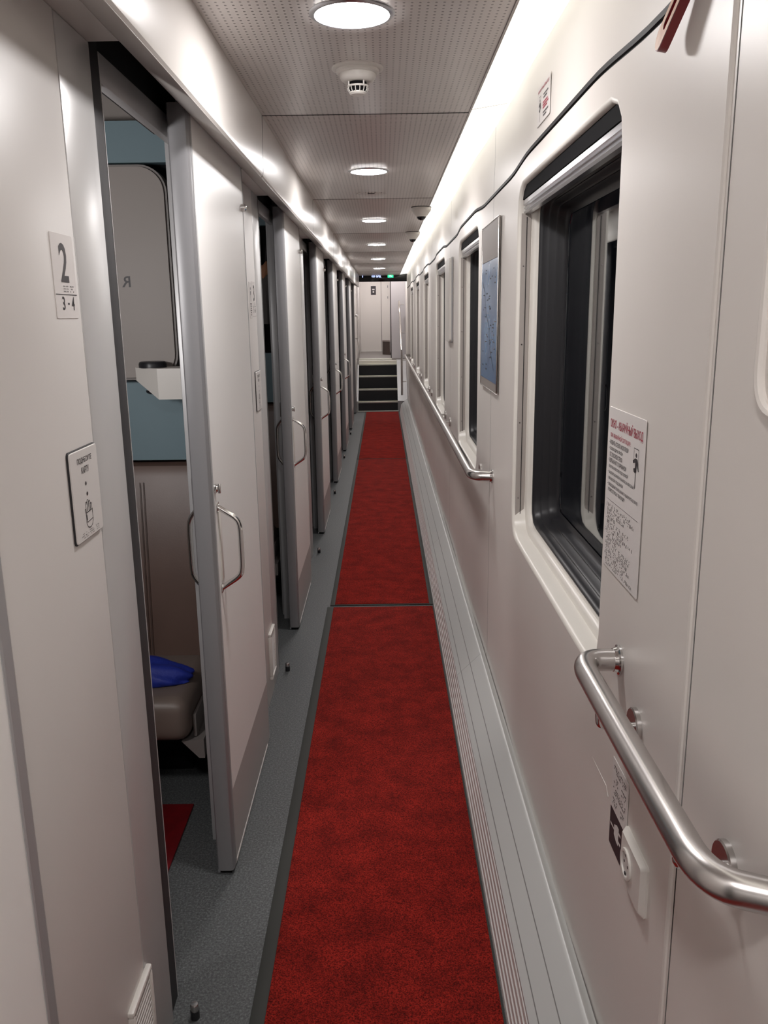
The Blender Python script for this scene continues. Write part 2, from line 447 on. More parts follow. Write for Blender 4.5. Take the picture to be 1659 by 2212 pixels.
MB().box(-.56, -.508, YB, .935-P, 0, 2.18).build('pocket_wall', 'greylt', wl)
# end of the left wall beside the steps
d = P*(NK-1)
# compartment shell behind the wall
for k in range(-1, NK):
    d = P*k
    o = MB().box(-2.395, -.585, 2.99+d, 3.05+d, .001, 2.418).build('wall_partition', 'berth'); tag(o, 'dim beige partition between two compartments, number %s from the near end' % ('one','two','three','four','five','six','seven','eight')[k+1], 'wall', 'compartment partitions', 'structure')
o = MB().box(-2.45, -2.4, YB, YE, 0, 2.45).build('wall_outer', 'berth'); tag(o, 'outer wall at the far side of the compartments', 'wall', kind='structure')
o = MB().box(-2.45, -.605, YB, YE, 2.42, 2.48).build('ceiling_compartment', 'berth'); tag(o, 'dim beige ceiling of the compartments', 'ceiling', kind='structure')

# ------------------------------------------------------------------ sliding doors
DOORLAB = {-1: 'nearest sliding door leaf, cut by the left picture edge', 0: 'open sliding door leaf beyond the plate numbered 2',
           1: 'open sliding door leaf beyond the plate numbered 3', 2: 'third pale sliding door with chrome handles, counting from plate 2',
           3: 'fourth pale sliding door with chrome handles, counting from plate 2', 4: 'fifth narrow sliding door in the receding row of doors',
           5: 'sixth narrow sliding door in the receding row of doors', 6: 'last sliding door before the black steps'}
def make_door(n, k):
    yl, yf = 2.112, 2.897
    if k == -1: yl, yf = 2.02, 2.850
    d = P*k
    r = thing('door_%d' % n, (-.473, (yl+yf)/2+d, .012), DOORLAB[k], 'door', 'sliding compartment doors', 'structure')
    xo, xi = -.4495, -.497
    MB().box(xi, xo, yl+.03+d, yf-.003+d, .245, 2.068).build('door_panel', 'door', r)
    MB().box(xi, xo, yl+.03+d, yf-.003+d, .014, .2445).build('kick_plate', 'kick', r)
    # rounded leading stile
    pf = [(xi,yl+.04+d),(xi,yl+.008+d),(xi+.004,yl+.002+d),(xi+.012,yl+d),(xo-.010,yl+d),(xo-.003,yl+.003+d),(xo+.0005,yl+.012+d),(xo+.0005,yl+.034+d),(xo-.001,yl+.04+d)]
    MB().prism(pf, 'z', .014, 2.07).build('leading_stile', 'grey', r)
    MB().box(xo-.001, xo+.0022, yl+.032+d, yl+.042+d, .014, 2.068, .001).build('face_edge', 'greylt', r)
    MB().box(xi, xo+.0012, yf-.006+d, yf+d, .014, 2.068).build('trailing_edge', 'greylt', r)
    MB().box(xo-.004, xo+.0012, yl+.05+d, yf-.06+d, .010, .020).build('floor_seal', 'label', r)
    MB().box(xi+.008, xo-.008, yl+.01+d, yl+.09+d, .001, .014).build('guide_shoe', 'black', r)
    MB().box(xi, xi+.006, yl+.006+d, yl+.014+d, .004, .014).build('guide_lip', 'alu', r)
    if k <= 4:
        # handle: bow of polished tube on a base plate, both faces
        for s, x0 in ((1, xo), (-1, xi)):
            zt, zb = (1.083, .852)
            yh = yl+.075+d
            out = .060*s if s > 0 else .030*s
            path = bend([(x0, yh, zt), (x0+out*.9, yh, zt-.035), (x0+out, yh, zt-.06), (x0+out, yh, zb+.06), (x0+out*.9, yh, zb+.035), (x0, yh, zb)], .02, 5)
            h = MB().tube(path, .0075, 12).build('handle', 'chrome', r)
            hp = MB()
            for z in (zt, zb): hp.box(x0-.001, x0+.004*s, yh-.010, yh+.010, z-.012, z+.012, .001)
            hp.build('handle_foot', 'chrome', h)
        MB().box(xo, xo+.0018, yl+.085+d, yl+.118+d, .868, 1.066, .001).build('handle_plate', 'reveal', r)
        lk = MB().lathe([(.013,0),(.013,.004),(.010,.006),(.009,.009)], (xo, yl+.062+d, 1.135), (1,0,0), 16)
        lk.box(xo+.008, xo+.016, yl+.059+d, yl+.065+d, 1.122, 1.148, .001)
        lk.build('thumb_lock', 'chrome', r)
        MB().box(xi-.006, xi, yl+.03+d, yl+.04+d, 1.10, 1.17, .001).build('inner_latch', 'chrome', r)
    MB().lathe([(.012,0),(.012,.010),(.009,.014),(.004,.016)], (xo, yf-.028+d, 1.925), (1,0,0), 16).build('stop_knob', 'chrome', r)
    return r
for n, k in enumerate(range(-1, NK)): make_door(n+1, k)

# ------------------------------------------------------------------ floor stops
STOPLAB = ['metal door stop on the floor at the bottom edge, nearest one', 'metal door stop on the floor by the doorway numbered 3', 'third metal door stop along the grey floor',
           'fourth metal door stop along the grey floor', 'fifth metal door stop along the grey floor', 'sixth metal door stop, near the steps']
for k in range(6):
    c = (-.452, 1.607+P*k, 0)
    r = thing('door_stop', c, STOPLAB[k], 'door stop', 'door stops on the floor')
    MB().lathe([(.0105,0),(.0105,.022)], c, seg=16).build('rubber_ring', 'rubber', r)
    MB().lathe([(.0095,.022),(.0095,.036),(.008,.0385),(.003,.039)], c, seg=16).build('steel_cap', 'steel', r)

# ------------------------------------------------------------------ plates on the left wall
def num_plate(k, big, small, label, wide=False):
    fr = frame('L', 1.326+P*k, 1.581, xl(k))
    r = thing('number_plate', (XL, 1.37+P*k, 1.581), label, 'sign', 'compartment number plates')
    plate('plate', fr, 0, .094, 0, .130, .0012, .004, 'label', r)
    L = .0016
    m = MB(); text_on(m, big, fr, .030, .064, .056, .116, L); m.build('number', 'inkgrey', r)
    m = MB(); dots_on(m, braille(.038, .050, 2, .012, .004, .7)+braille(.066, .050, 2, .009, .004, .7), .0012, fr, L); m.build('braille', 'ink', r)
    m = MB(); rect_on(m, .002, .092, .0365, .0378, fr, L); m.build('rule', 'inkgrey', r)
    m = MB(); text_on(m, small[0], fr, .026, .037, .013, .034, L); rect_on(m, .049, .056, .0215, .0245, fr, L); text_on(m, small[1], fr, .066, .078, .013, .034, L)
    m.build('seat_numbers', 'ink', r)
    return r
num_plate(0, '2', '34', 'large near plate with number 2 above seats 3 - 4')
num_plate(1, '3', '56', 'farther plate with number 3 beside a figure sticker')
# companion sticker beside plate 3
fr = frame('L', 1.262+P, 1.574, xl(1))
r = thing('passenger_sticker', (XL, 1.29+P, 1.574), 'small white sticker with standing figure beside plate 3', 'sticker')
plate('backing', fr, 0, .060, 0, .132, .0011, .003, 'label', r)
m = MB(); dots_on(m, [(.030,.108)], .006, fr, .0016, 10); poly_on(m, [(.022,.098),(.038,.098),(.035,.084),(.025,.084)], fr, .0016); rect_on(m, .029, .0315, .062, .086, fr, .0016)
m.build('figure', 'inkgrey', r)
m = MB()
for i, (a, b) in enumerate(((.012,.048),(.016,.044),(.018,.042),(.014,.046),(.02,.04),(.022,.038))): rect_on(m, a, b, .050-.008*i, .0545-.008*i, fr, .0016)
m.build('print', 'inkgrey', r)

def card_reader(k, label):
    fr = frame('L', 1.304+P*k, 1.221, xl(k))
    r = thing('card_reader', (XL, 1.367+P*k, 1.221), label, 'card reader', 'card readers')
    plate('rim', fr, -.002, .1275, -.002, .152, .003, .007, 'dark', r)
    plate('plate', fr, 0, .1265, 0, .150, .0052, .006, 'card', r)
    L = .0056
    m = MB(); text_on(m, 'ПОДНЕСИТЕ', fr, .030, .097, .126, .137, L); text_on(m, 'КАРТУ', fr, .046, .080, .110, .121, L); m.build('lettering', 'ink', r)
    m = MB(); dots_on(m, [(.060,.092),(.0625,.074)], .0035, fr, L, 12); m.build('indicator', 'ink', r)
    m = MB(); wl_ = .0013
    cx = .063
    def q(pts): line_on(m, [(cx+a, b) for a, b in pts], wl_, fr, L)
    # fingers
    for i, (fx, top) in enumerate(((-.010,.061),(-.003,.064),(.004,.061),(.011,.056))):
        q([(fx-.0032,.044),(fx-.0032,top-.003),(fx-.0016,top),(fx+.0016,top),(fx+.0032,top-.003),(fx+.0032,.044)])
    q([(-.0155,.040),(-.0175,.050),(-.0145,.050),(-.0125,.044)])
    q([(-.0155,.040),(-.0155,.026),(-.011,.0195),(-.004,.0165),(.004,.0165),(.011,.0195),(.0155,.026),(.0155,.044)])
    q([(-.012,.043),(.0155,.045),(.0155,.029),(-.012,.027),(-.012,.043)])
    rect_on(m, cx-.0135, cx-.0105, .031, .039, fr, L)
    m.build('hand_symbol', 'ink', r)
    m = MB(); dots_on(m, braille(.022, .0125, 10, .0085, .0036, .6, (7,)), .001, fr, L); m.build('braille', 'ink', r)
card_reader(0, 'nearer white card reader with hand symbol, below the number plate')
card_reader(1, 'farther white card reader with hand symbol, before the next doorway')

def vent(k, label):
    XL = xl(k)
    y0, y1 = 1.322+P*k, 1.452+P*k
    r = thing('floor_vent', (XL, (y0+y1)/2, .10), label, 'vent', 'wall vents')
    fr = frame('L', y0, .085, XL)
    fm = MB()
    w_ = .013
    for (a, b, c, d_) in ((0,y1-y0,.192,.205),(0,y1-y0,0,.013),(0,w_,.013,.192),(y1-y0-w_,y1-y0,.013,.192)):
        fm.box(XL-.002, XL+.012, y0+a, y0+b, .085+c, .085+d_, .004)
    fm.build('vent_frame', 'white', r)
    MB().box(XL-.002, XL+.003, y0+.010, y1-.010, .095, .280).build('back_plate', 'berth', r)
    for i in range(14):
        z = .104+i*.0128
        MB().prism([(XL+.003,z),(XL+.009,z+.003),(XL+.009,z+.005),(XL+.003,z+.004)], 'y', y0+.012, y1-.012).build('slat', 'wall_l', r)
vent(0, 'white louvred vent low on the wall by the bottom edge')
vent(1, 'white louvred vent low on the wall before doorway 3')

# ------------------------------------------------------------------ inside the first compartment (numbered 2)
def compartment(k, n, lab):
    d = P*k
    s = thing('bench_seat', (-1.5, 2.6+d, 0), lab[0], 'seat', 'bench seats')
    MB().box(-2.3, -.625, 2.395+d, 2.80+d, .262, .412, .045).build('seat_cushion', 'seatlt', s)
    prof = []
    bk = MB().prism([(2.745+d,.385),(2.765+d,.40),(2.815+d,1.045),(2.835+d,1.082),(2.87+d,1.09),(2.90+d,1.07),(2.88+d,.385)], 'x', -2.3, -.59)
    bk.build('backrest', 'seat', s)
    st = MB()
    for xx in (-.838, -.826): st.tube([(xx, 2.7575+d, .42), (xx, 2.8065+d, 1.03)], .0011, 6)
    st.build('stitching', 'stitch', s)
    MB().box(-2.3, -.70, 2.70+d, 2.90+d, 0, .262).build('under_seat_shade', 'black', s)  # black block painted for the dark space under the seat
    MB().prism([(-.66,.256),(-.606,.196),(-.588,.196),(-.588,.262)], 'y', 2.43+d, 2.78+d).build('bracket', 'berthrim', s)
    MB().box(-.624, -.613, 2.45+d, 2.78+d, .262, .34, .003).build('end_trim', 'berthrim', s)
    b = thing('upper_berth', (-1.5, 2.82+d, 1.38), lab[1], 'berth', 'folded upper berths')
    pts = rrect(.90, .335, .085, 8); cx, cz = -.672-.90, 1.715
    MB().prism([(cx+a, cz+bb) for a, bb in pts], 'y', 2.795+d, 2.86+d).build('rim', 'berthrim', b)
    pin = rrect(.892, .327, .078, 8)
    MB().prism([(cx+a, cz+bb) for a, bb in pin], 'y', 2.786+d, 2.7955+d).build('face_panel', 'berth', b)
    if k == 0:
        fr = frame('E', 2.786, 1.678, -.871)
        m = MB(); text_on(m, 'R', fr, .036, .064, 0, .034, .0006, True); m.build('lettering', 'ink', b); m = MB(); dots_on(m, [(.012,.002)], .003, fr, .0006, 8); m.build('letter_end', 'ink', b)
    p1 = MB().box(-2.3, -.59, 2.855+d, 2.985+d, 1.10, 1.378).build('blue_panel', 'blue'); tag(p1, lab[2], 'panel', 'blue wall panels')
    p2 = MB().box(-2.3, -.59, 2.835+d, 2.985+d, 2.062, 2.186).build('blue_panel', 'blue'); tag(p2, lab[3], 'panel', 'blue wall panels')
compartment(0, 1, ('brown leatherette bench seat inside doorway 2', 'folded beige upper berth above the seat in doorway 2',
                   'blue-grey wall panel above the seat back in doorway 2', 'blue-grey wall panel near the ceiling in doorway 2'))
compartment(1, 2, ('dark bench seat glimpsed through doorway 3', 'folded berth glimpsed through doorway 3',
                   'blue panel glimpsed through doorway 3 at mid height', 'blue panel glimpsed high in doorway 3'))
# black block puts the shade behind the upper berth into colour
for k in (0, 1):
    o = MB().box(-2.3, -.59, 2.87+P*k, 2.985+P*k, 1.380, 2.060).build('berth_shade', 'black'); tag(o, 'black block painted as the shade behind the folded berth in the %s doorway' % ('near', 'farther')[k], 'recess', kind='structure')
for k, lb in ((0, 'added unseen fill light inside doorway 2'), (1, 'added unseen fill light inside the farther compartment')):  # added lights out of view, brightening the compartment interiors
    c = (-1.15, 3.0502-P+P*k, 1.72)
    r = thing('compartment_fill_light', c, lb, 'fill light', 'added compartment lights')
    MB().lathe([(.13,0),(.13,.006),(.12,.010)], c, (0,1,0), 32).build('rim', 'alu', r)
    disc_face(c, .118, (0,1,0), .0115).build('diffuser', 'dimdisc' if k == 0 else 'dimmer', r)
# reading lamp on a wedge bracket
lp = thing('reading_lamp', (-.70, 2.72, 1.33), 'white wedge-shaped lamp bracket with black round cap in doorway 2', 'lamp')
MB().add([(-.802,2.745,1.424),(-.71,2.66,1.424),(-.56,2.66,1.424),(-.56,2.785,1.424),(-.802,2.785,1.424),
          (-.802,2.745,1.382),(-.71,2.66,1.327),(-.56,2.66,1.327),(-.56,2.785,1.327),(-.802,2.785,1.382)],
         [(0,1,2,3,4),(5,9,8,7,6),(0,5,6,1),(1,6,7,2),(2,7,8,3),(3,8,9,4),(4,9,5,0)]).build('bracket', 'white', lp)
MB().lathe([(.044,0),(.044,.012),(.041,.018),(.038,.019)], (-.742, 2.735, 1.4242), seg=28).build('black_cap', 'rubber', lp)
MB().lathe([(.020,0),(.017,-.008),(.008,-.012)], (-.745, 2.715, 1.352), seg=16).build('lens', 'rubber', lp)
# crumpled blue cloth on the seat
bm = bmesh.new(); bmesh.ops.create_icosphere(bm, subdivisions=4, radius=1)
for v in bm.verts:
    x, y, z = v.co
    z2 = max(z, -.35)
    e = 1+.09*math.sin(5*x+2*y)+.06*math.sin(9*y-3*x)+.04*math.sin(13*x+7*z)
    v.co = (-.80+x*.172*e+.02*y, 2.555+y*.075*e, .4135+(z2+.35)*.052*e*(1-.30*x))
clb = MB().bm(bm).build('folded_cloth', 'cloth', angle=60); tag(clb, 'crumpled royal blue cloth lying on the brown seat', 'cloth')
rg = MB().box(-1.35, -.645, 1.50, 2.47, .0, .007, .003).build('floor_mat', 'redrug'); tag(rg, 'small dark red floor mat just inside doorway 2', 'mat')
# garment hanging in the second compartment
g = thing('hanging_garment', (-.62, 4.58, 1.54), 'dark grey garment with tan top hanging in doorway 3', 'garment')
gm = MB(); n = 20
for j in range(9):
    t = j/8
    for i in range(n):
        a = 2*PI*i/n; rr = 1+.12*math.sin(5*a+2*t)
        gm.v.append((-.625+.055*(.75+.35*t)*math.cos(a)*rr, 4.58+.045*(.7+.4*t)*math.sin(a)*rr, 1.80-.26*t))
for j in range(8):
    for i in range(n): gm.f.append((j*n+i, j*n+(i+1) % n, (j+1)*n+(i+1) % n, (j+1)*n+i))
gm.f.append(tuple(range(n))); gm.f.append(tuple(8*n+i for i in range(n))[::-1])
gm.build('cloth', 'garment', g)
bm = bmesh.new(); bmesh.ops.create_icosphere(bm, subdivisions=3, radius=1)
for v in bm.verts: v.co = (-.612+v.co.x*.03, 4.57+v.co.y*.03, 1.812+v.co.z*.045+.01*math.sin(4*v.co.x))
MB().bm(bm).build('tan_top', 'tan', g)
MB().tube([(-.61,4.58,1.85),(-.60,4.62,2.0),(-.58,4.7,2.06)], .003, 8).build('loop', 'ink', g)

# ------------------------------------------------------------------ right wall with windows
wr = thing('wall_right', (XR, 5, 0), 'cream panelled outer wall with the row of windows', 'wall', kind='structure')
def sdf_rr(y, z, hw, hh, r):
    qx, qz = abs(y)-hw+r, abs(z)-hh+r
    return math.hypot(max(qx,0), max(qz,0))+min(max(qx,qz),0)-r
def ray_rr(a, hw, hh, r):
    lo, hi = 0, hw+hh
    for _ in range(36):
        md = (lo+hi)/2
        if sdf_rr(md*math.cos(a), md*math.sin(a), hw, hh, r) < 0: lo = md
        else: hi = md
    return lo*math.cos(a), lo*math.sin(a)
WZ0, WZ1, WR = .885, 1.945, .085
def wall_seg(y0, y1, win):
    y0 += .002; y1 -= .002; z0, z1 = .15, None
    if win is None:
        ny = max(2, int((y1-y0)/.08)); vs = []; fs = []
        for i in range(ny+1):
            y = y0+(y1-y0)*i/ny; x = wx(y)
            e = .006 if i in (0, ny) else 0
            for z in (z0, .6, 1.2, 1.7, gz(y)-.004): vs.append((x, y, z))
        for i in range(ny):
            for j in range(4): fs.append((i*5+j, i*5+j+1, (i+1)*5+j+1, (i+1)*5+j))
        o = MB().add(vs, fs); lip(o, y0, y1); o.build('lower_panel', 'wall', wr)
    else:
        a, b = win; cy, cz = (a+b)/2, (WZ0+WZ1)/2; hw, hh = (b-a)/2, (WZ1-WZ0)/2
        angs = sorted(set([2*PI*i/112 for i in range(112)] + [math.atan2(zz-cz, yy-cy) % (2*PI) for yy in (y0,y1) for zz in (z0, 1.986)]))
        n = len(angs); rings = 7; vs = []; fs = []
        for q in range(rings+1):
            t = q/rings
            for an in angs:
                ih, iv = ray_rr(an, hw, hh, WR)
                # outer rectangle
                c, s = math.cos(an), math.sin(an)
                tt = min([((y1-cy)/c) if c > 1e-9 else ((y0-cy)/c if c < -1e-9 else 1e9), ((1.986-cz)/s) if s > 1e-9 else ((z0-cz)/s if s < -1e-9 else 1e9)])
                oy, oz = cy+c*tt, cz+s*tt
                if abs(oz-1.986) < 1e-4: oz = gz(oy)-.004
                y = (cy+ih)*(1-t)+oy*t; z = (cz+iv)*(1-t)+oz*t
                vs.append((wx(y), y, z))
        for q in range(rings):
            for i in range(n):
                i2 = (i+1) % n
                fs.append((q*n+i, q*n+i2, (q+1)*n+i2, (q+1)*n+i))
        o = MB().add(vs, fs); lip(o, y0, y1); o.build('lower_panel', 'wall', wr, angle=60)
    # upper panel
    ny = max(2, int((y1-y0)/.07)); vs = []; fs = []
    for i in range(ny+1):
        y = y0+(y1-y0)*i/ny
        for zz in (gz(y)+.012, gz(y)+.05, 2.12, 2.235): vs.append((wx(y) if zz < 2.1 else XR+.003-.003*wave(y), y, zz))
    for i in range(ny):
        for j in range(3): fs.append((i*4+j, i*4+j+1, (i+1)*4+j+1, (i+1)*4+j))
    MB().add(vs, fs).build('upper_panel', 'wall', wr)
    # rubber strip in the joint
    vs = []; fs = []
    for i in range(ny+1):
        y = y0-.002+(y1-y0+.004)*i/ny; g_ = gz(y)
        for (dx, dz) in ((.010,-.004),(.002,-.0035),(.0035,.001),(-.001,.002),(-.001,.011),(.003,.012),(.010,.012)): vs.append((wx(y)+dx, y, g_+dz))
    for i in range(ny):
        for j in range(6): fs.append((i*7+j, i*7+j+1, (i+1)*7+j+1, (i+1)*7+j))
    MB().add(vs, fs).build('joint_strip', 'dark', wr)
def lip(o, y0, y1):
    # returned edges at the panel joints
    for y, s in ((y0, -1), (y1, 1)):
        pass
for a, b in zip(SEAMS_R[:-1], SEAMS_R[1:]):
    wn = None
    for w_ in WIN:
        if a < (w_[0]+w_[1])/2 < b: wn = w_
    wall_seg(a, b, wn)
# dark backing seen only through the narrow joints, left open at the windows
for a in SEAMS_R[1:-1]:
    MB().box(wx(a)+.004, wx(a)+.012, a-.012, a+.012, .1, 2.23).build('joint_backing', 'dark', wr)
# raised bead beside the nearest joint
MB().tube([(wx(1.05)+.004, 1.052, .2), (wx(1.05)+.004, 1.052, 1.98)], .008, 10).build('joint_bead', 'wall', wr)
# pressed rounded ridge in the nearest panel
path = bend([(wx(.5)-.001, .906, 1.96), (wx(.5)-.001, .906, 1.471), (wx(.5)-.001, .3, 1.471)], .05, 8)
MB().tube(path, .0075, 10).build('pressed_ridge', 'wall', wr)
# fine raised access-panel line
MB().tube([(wx(1.5)+.0005, 1.692, .714), (wx(1.4)+.0005, 1.40, .7135), (wx(1.4)+.0005, 1.385, .70)], .0016, 6).build('panel_line', 'white', wr)
# outer skin so that no light leaks from below or behind
MB().box(.62, .66, YB, YE+4.5, -.06, .86).build('outer_skin', 'dark', wr)
MB().box(.62, .66, YB, YE+4.5, 1.97, 2.6).build('outer_skin', 'dark', wr)
MB().box(.40, .66, YB, YE, 2.245, 2.28).build('top_skin', 'dark', wr)

WINLAB = ['nearest window, wide, with its black gasket and raised roller blind', 'second window, just beyond the blue map board', 'third window, beyond the white wall board',
          'fourth window along the handrail', 'fifth narrow window in the receding row', 'sixth window, the last one before the steps']
def make_window(n, win, label):
    a, b = win; cy, cz = (a+b)/2, (WZ0+WZ1)/2; hw, hh = (b-a)/2, (WZ1-WZ0)/2
    r = thing('window_%d' % n, (XR, cy, WZ0), label, 'window', 'corridor windows', 'structure')
    angs = [2*PI*i/112 for i in range(112)]
    def rings(prof):
        vs = []; fs = []; N = len(angs)
        for (dl, x) in prof:
            for an in angs:
                p = ray_rr(an, hw-dl, hh-dl, max(WR-dl*.6, .03)); y = cy+p[0]
                x0 = wx(y) if x < .012 else XR
                vs.append((x0+x, y, cz+p[1]))
        for q in range(len(prof)-1):
            for i in range(N):
                i2 = (i+1) % N; fs.append((q*N+i, q*N+i2, (q+1)*N+i2, (q+1)*N+i))
        return vs, fs
    R_ = .010
    pr = [(0.0, 0.0)]+[(R_*math.sin(t*PI/8), R_*(1-math.cos(t*PI/8))) for t in (1,2,3,4)]
    vs, fs = rings(pr+[(.014,.039),(.0145,.042),(.028,.045),(.033,.049),(.035,.058),(.046,.062)])
    MB().add(vs, fs).build('frame', 'reveal', r, angle=50)
    vs, fs = rings([(.042,.061),(.046,.0585),(.050,.0605),(.053,.070),(.053,.082),(.057,.086),(.061,.083),(.064,.088),(.066,.103),(.070,.107),(.074,.104),(.077,.110),(.079,.125),(.086,.131),(.094,.134)])
    MB().add(vs, fs).build('gasket', 'rubber', r, angle=70)
    N = len(angs)
    for xx in (.136,):
        v = [(XR+xx, cy+p[0], cz+p[1]) for p in (ray_rr(an, hw-.088, hh-.088, .06) for an in angs)]
        v += [(x+.006, y, z) for x, y, z in v]
        MB().add(v, [tuple(range(N)), tuple(range(N, 2*N))[::-1]]+[(i, (i+1) % N, N+(i+1) % N, N+i) for i in range(N)]).build('pane', 'glass', r)
    # roller blind: black filler painted as the slot's shade, alu bar, guides
        h1, v1, r1 = hw-.0102, hh-.0102, WR-.006
    pts = [(cy+p[0], cz+p[1]) for p in rrect(h1, v1, r1, 10) if p[1] > hh-.044]
    dz = (hh-.044)-(v1-r1); half = h1-r1+math.sqrt(max(r1*r1-dz*dz, 0))
    pts = [(cy+half, cz+hh-.044)]+pts+[(cy-half, cz+hh-.044)]
    MB().prism(pts, 'x', XR+.0115, XR+.020).build('blind_slot_shade', 'black', r)
    MB().prism([(XR+.014,WZ1-.046),(XR+.018,WZ1-.042),(XR+.036,WZ1-.044),(XR+.036,WZ1-.082),(XR+.020,WZ1-.082),(XR+.0165,WZ1-.076),(XR+.022,WZ1-.071),(XR+.0165,WZ1-.066),(XR+.022,WZ1-.061),(XR+.0145,WZ1-.057)], 'y', a+.0135, b-.0135).build('blind_bar', 'alu', r)
    for y in (a+.0145, b-.0145):
        s = 1 if y < cy else -1
        g = MB().box(XR+.011, XR+.0385, y-.001*s, y+.0025*s, WZ0+.06, WZ1-.08).build('blind_guide', 'guide', r)
        MB().box(XR+.0255, XR+.0275, y+.0024*s, y+.004*s, WZ0+.065, WZ1-.09).build('guide_slot', 'dark', g)
        m = MB()
        for z in (WZ0+.12, WZ0+.36, WZ0+.6, WZ0+.83): m.lathe([(.0025,0),(.002,.0012)], (XR+.019, y+.0025*s, z), (0,s,0), 8)
        m.build('screws', 'steel', g)
    return r
for n, wn in enumerate(WIN): make_window(n+1, wn, WINLAB[n])

# ------------------------------------------------------------------ skirting heater cover along the right wall
sk = thing('baseboard_right', (.34, 5, 0), 'grey ribbed aluminium heater cover along the foot of the outer wall', 'baseboard', kind='structure')
segs = [YB, 1.0-.02, 3.17, 5.12, 7.06, 9.0, 10.94, 13.75]
for a, b in zip(segs[:-1], segs[1:]):
    def sl_(x): return .135+(x-.290)*.968
    pr = [(.2895,.128),(.290,.135),(.379,sl_(.379)),(.3835,.2255),(.3875,.2265),(.3915,.2245),(.397,.214),(.409,.207),(.409,.128)]
    MB().prism(pr, 'y', a+.001, b-.001).build('cover_panel', 'skirt', sk, angle=40)
    for gx in (.3066, .3428):
        MB().prism([(gx-.001,sl_(gx-.001)-.002),(gx-.001,sl_(gx-.001)+.0004),(gx+.001,sl_(gx+.001)+.0004),(gx+.001,sl_(gx+.001)-.002)], 'y', a+.001, b-.001).build('groove_shade', 'groove_shade', sk)  # raised dark strip puts the groove's shade into colour
for i in range(6):
    z = .006+i*.0208; x = .2645+.0255*(z/.13)
    MB().prism([(x,z),(x+.002,z+.0105),(x+.014,z+.0105),(x+.014,z)], 'y', YB, 13.75).build('rib', 'rib', sk)
MB().prism([(.274,.0005),(.2985,.130),(.409,.130),(.409,.0005)], 'y', YB, 13.74).build('dark_back', 'black', sk)

# ------------------------------------------------------------------ carpet runners
CL = ['nearest red carpet runner, filling the lower middle of the picture', 'second red carpet runner beyond the first cross joint', 'farthest red carpet runner, ending at the steps']
for i, (a, b) in enumerate(((-1.2, 4.372), (4.398, 9.21), (9.232, 13.86))):
    r = thing('carpet_runner', (-.015, (a+b)/2, 0), CL[i], 'carpet', 'red carpet runners')
    xl, xr, wl_l, wl_r = ((-.289, .259, .035, .005), (-.284, .243, .026, .021), (-.284, .245, .024, .019))[i]
    MB().box(xl, xr, a+.012, b-.012, .0005, .0085, .003).build('pile', 'carpet', r)
    for (x0, x1, y0, y1) in ((xl-wl_l,xl+.0005,a,b),(xr-.0005,xr+wl_r,a,b)):
        MB().box(x0, x1, y0, y1, .0003, .0055, .0015).build('binding', 'bind', r)
    for (y0, y1) in ((a,a+.0125),(b-.0125,b)):
        MB().box(xl+.0005, xr-.0005, y0, y1, .0003, .0055, .0015).build('binding', 'bind', r)

# ------------------------------------------------------------------ handrails on the right wall
RX = .343
def rosette(mb, y, z, x1):
    mb.lathe([(.024,0),(.024,.006),(.022,.008)], (wx(y)-.0, y, z), (-1,0,0), 24)
    mb.tube([(wx(y)-.006, y, z), (x1, y, z+.02)], .0045, 10)
r = thing('handrail', (wx(1.3), 1.1, .97), 'near stainless steel handrail below the emergency exit sticker', 'handrail', 'wall handrails')
path = bend([(wx(1.36), 1.362, .984), (RX, 1.362, .984), (RX, .775, .984), (wx(.6)+.0, .745, .984)], .06, 10)
MB().tube(path, .0195, 24).build('rail', 'steel', r)
m = MB().lathe([(.0265,0),(.0265,.004),(.0225,.006),(.0205,.012)], (wx(1.36), 1.362, .984), (-1,0,0), 28); m.build('end_flange', 'chrome', r)
for y, z in ((1.248,.917),(.879,.927)):
    m = MB(); m.lathe([(.030,0),(.030,.007),(.028,.009)], (wx(y), y, z), (-1,0,0), 32); m.build('wall_rosette', 'steel', r)
    m = MB().tube(bend([(wx(y)-.006, y, z), (RX+.008, y, z), (RX+.004, y, z+.05)], .010, 5), .0055, 12); m.build('rail_pin', 'chrome', r)
r = thing('handrail', (wx(3.1), 8, .97), 'long stainless steel handrail receding below the far windows', 'handrail', 'wall handrails')
path = bend([(wx(3.09), 3.090, .979), (RX-.006, 3.115, .979), (RX-.006, 12.7, .979), (wx(12.8), 12.75, .979)], .07, 10)
MB().tube(path, .0195, 20).build('rail', 'steel', r)
MB().lathe([(.0265,0),(.0265,.004),(.0225,.006),(.0205,.012)], (wx(3.09), 3.090, .979), (-1,0,0), 28).build('end_flange', 'chrome', r)
for y in (3.46, 5.08, 5.46, 7.02, 7.40, 8.96, 9.34, 10.9, 11.28, 12.5):
    m = MB(); m.lathe([(.028,0),(.028,.007),(.026,.009)], (wx(y), y, .935), (-1,0,0), 24); m.build('wall_rosette', 'steel', r)
    MB().tube(bend([(wx(y)-.006, y, .935), (RX, y, .935), (RX-.006, y, .975)], .012, 4), .0055, 10).build('rail_pin', 'chrome', r)

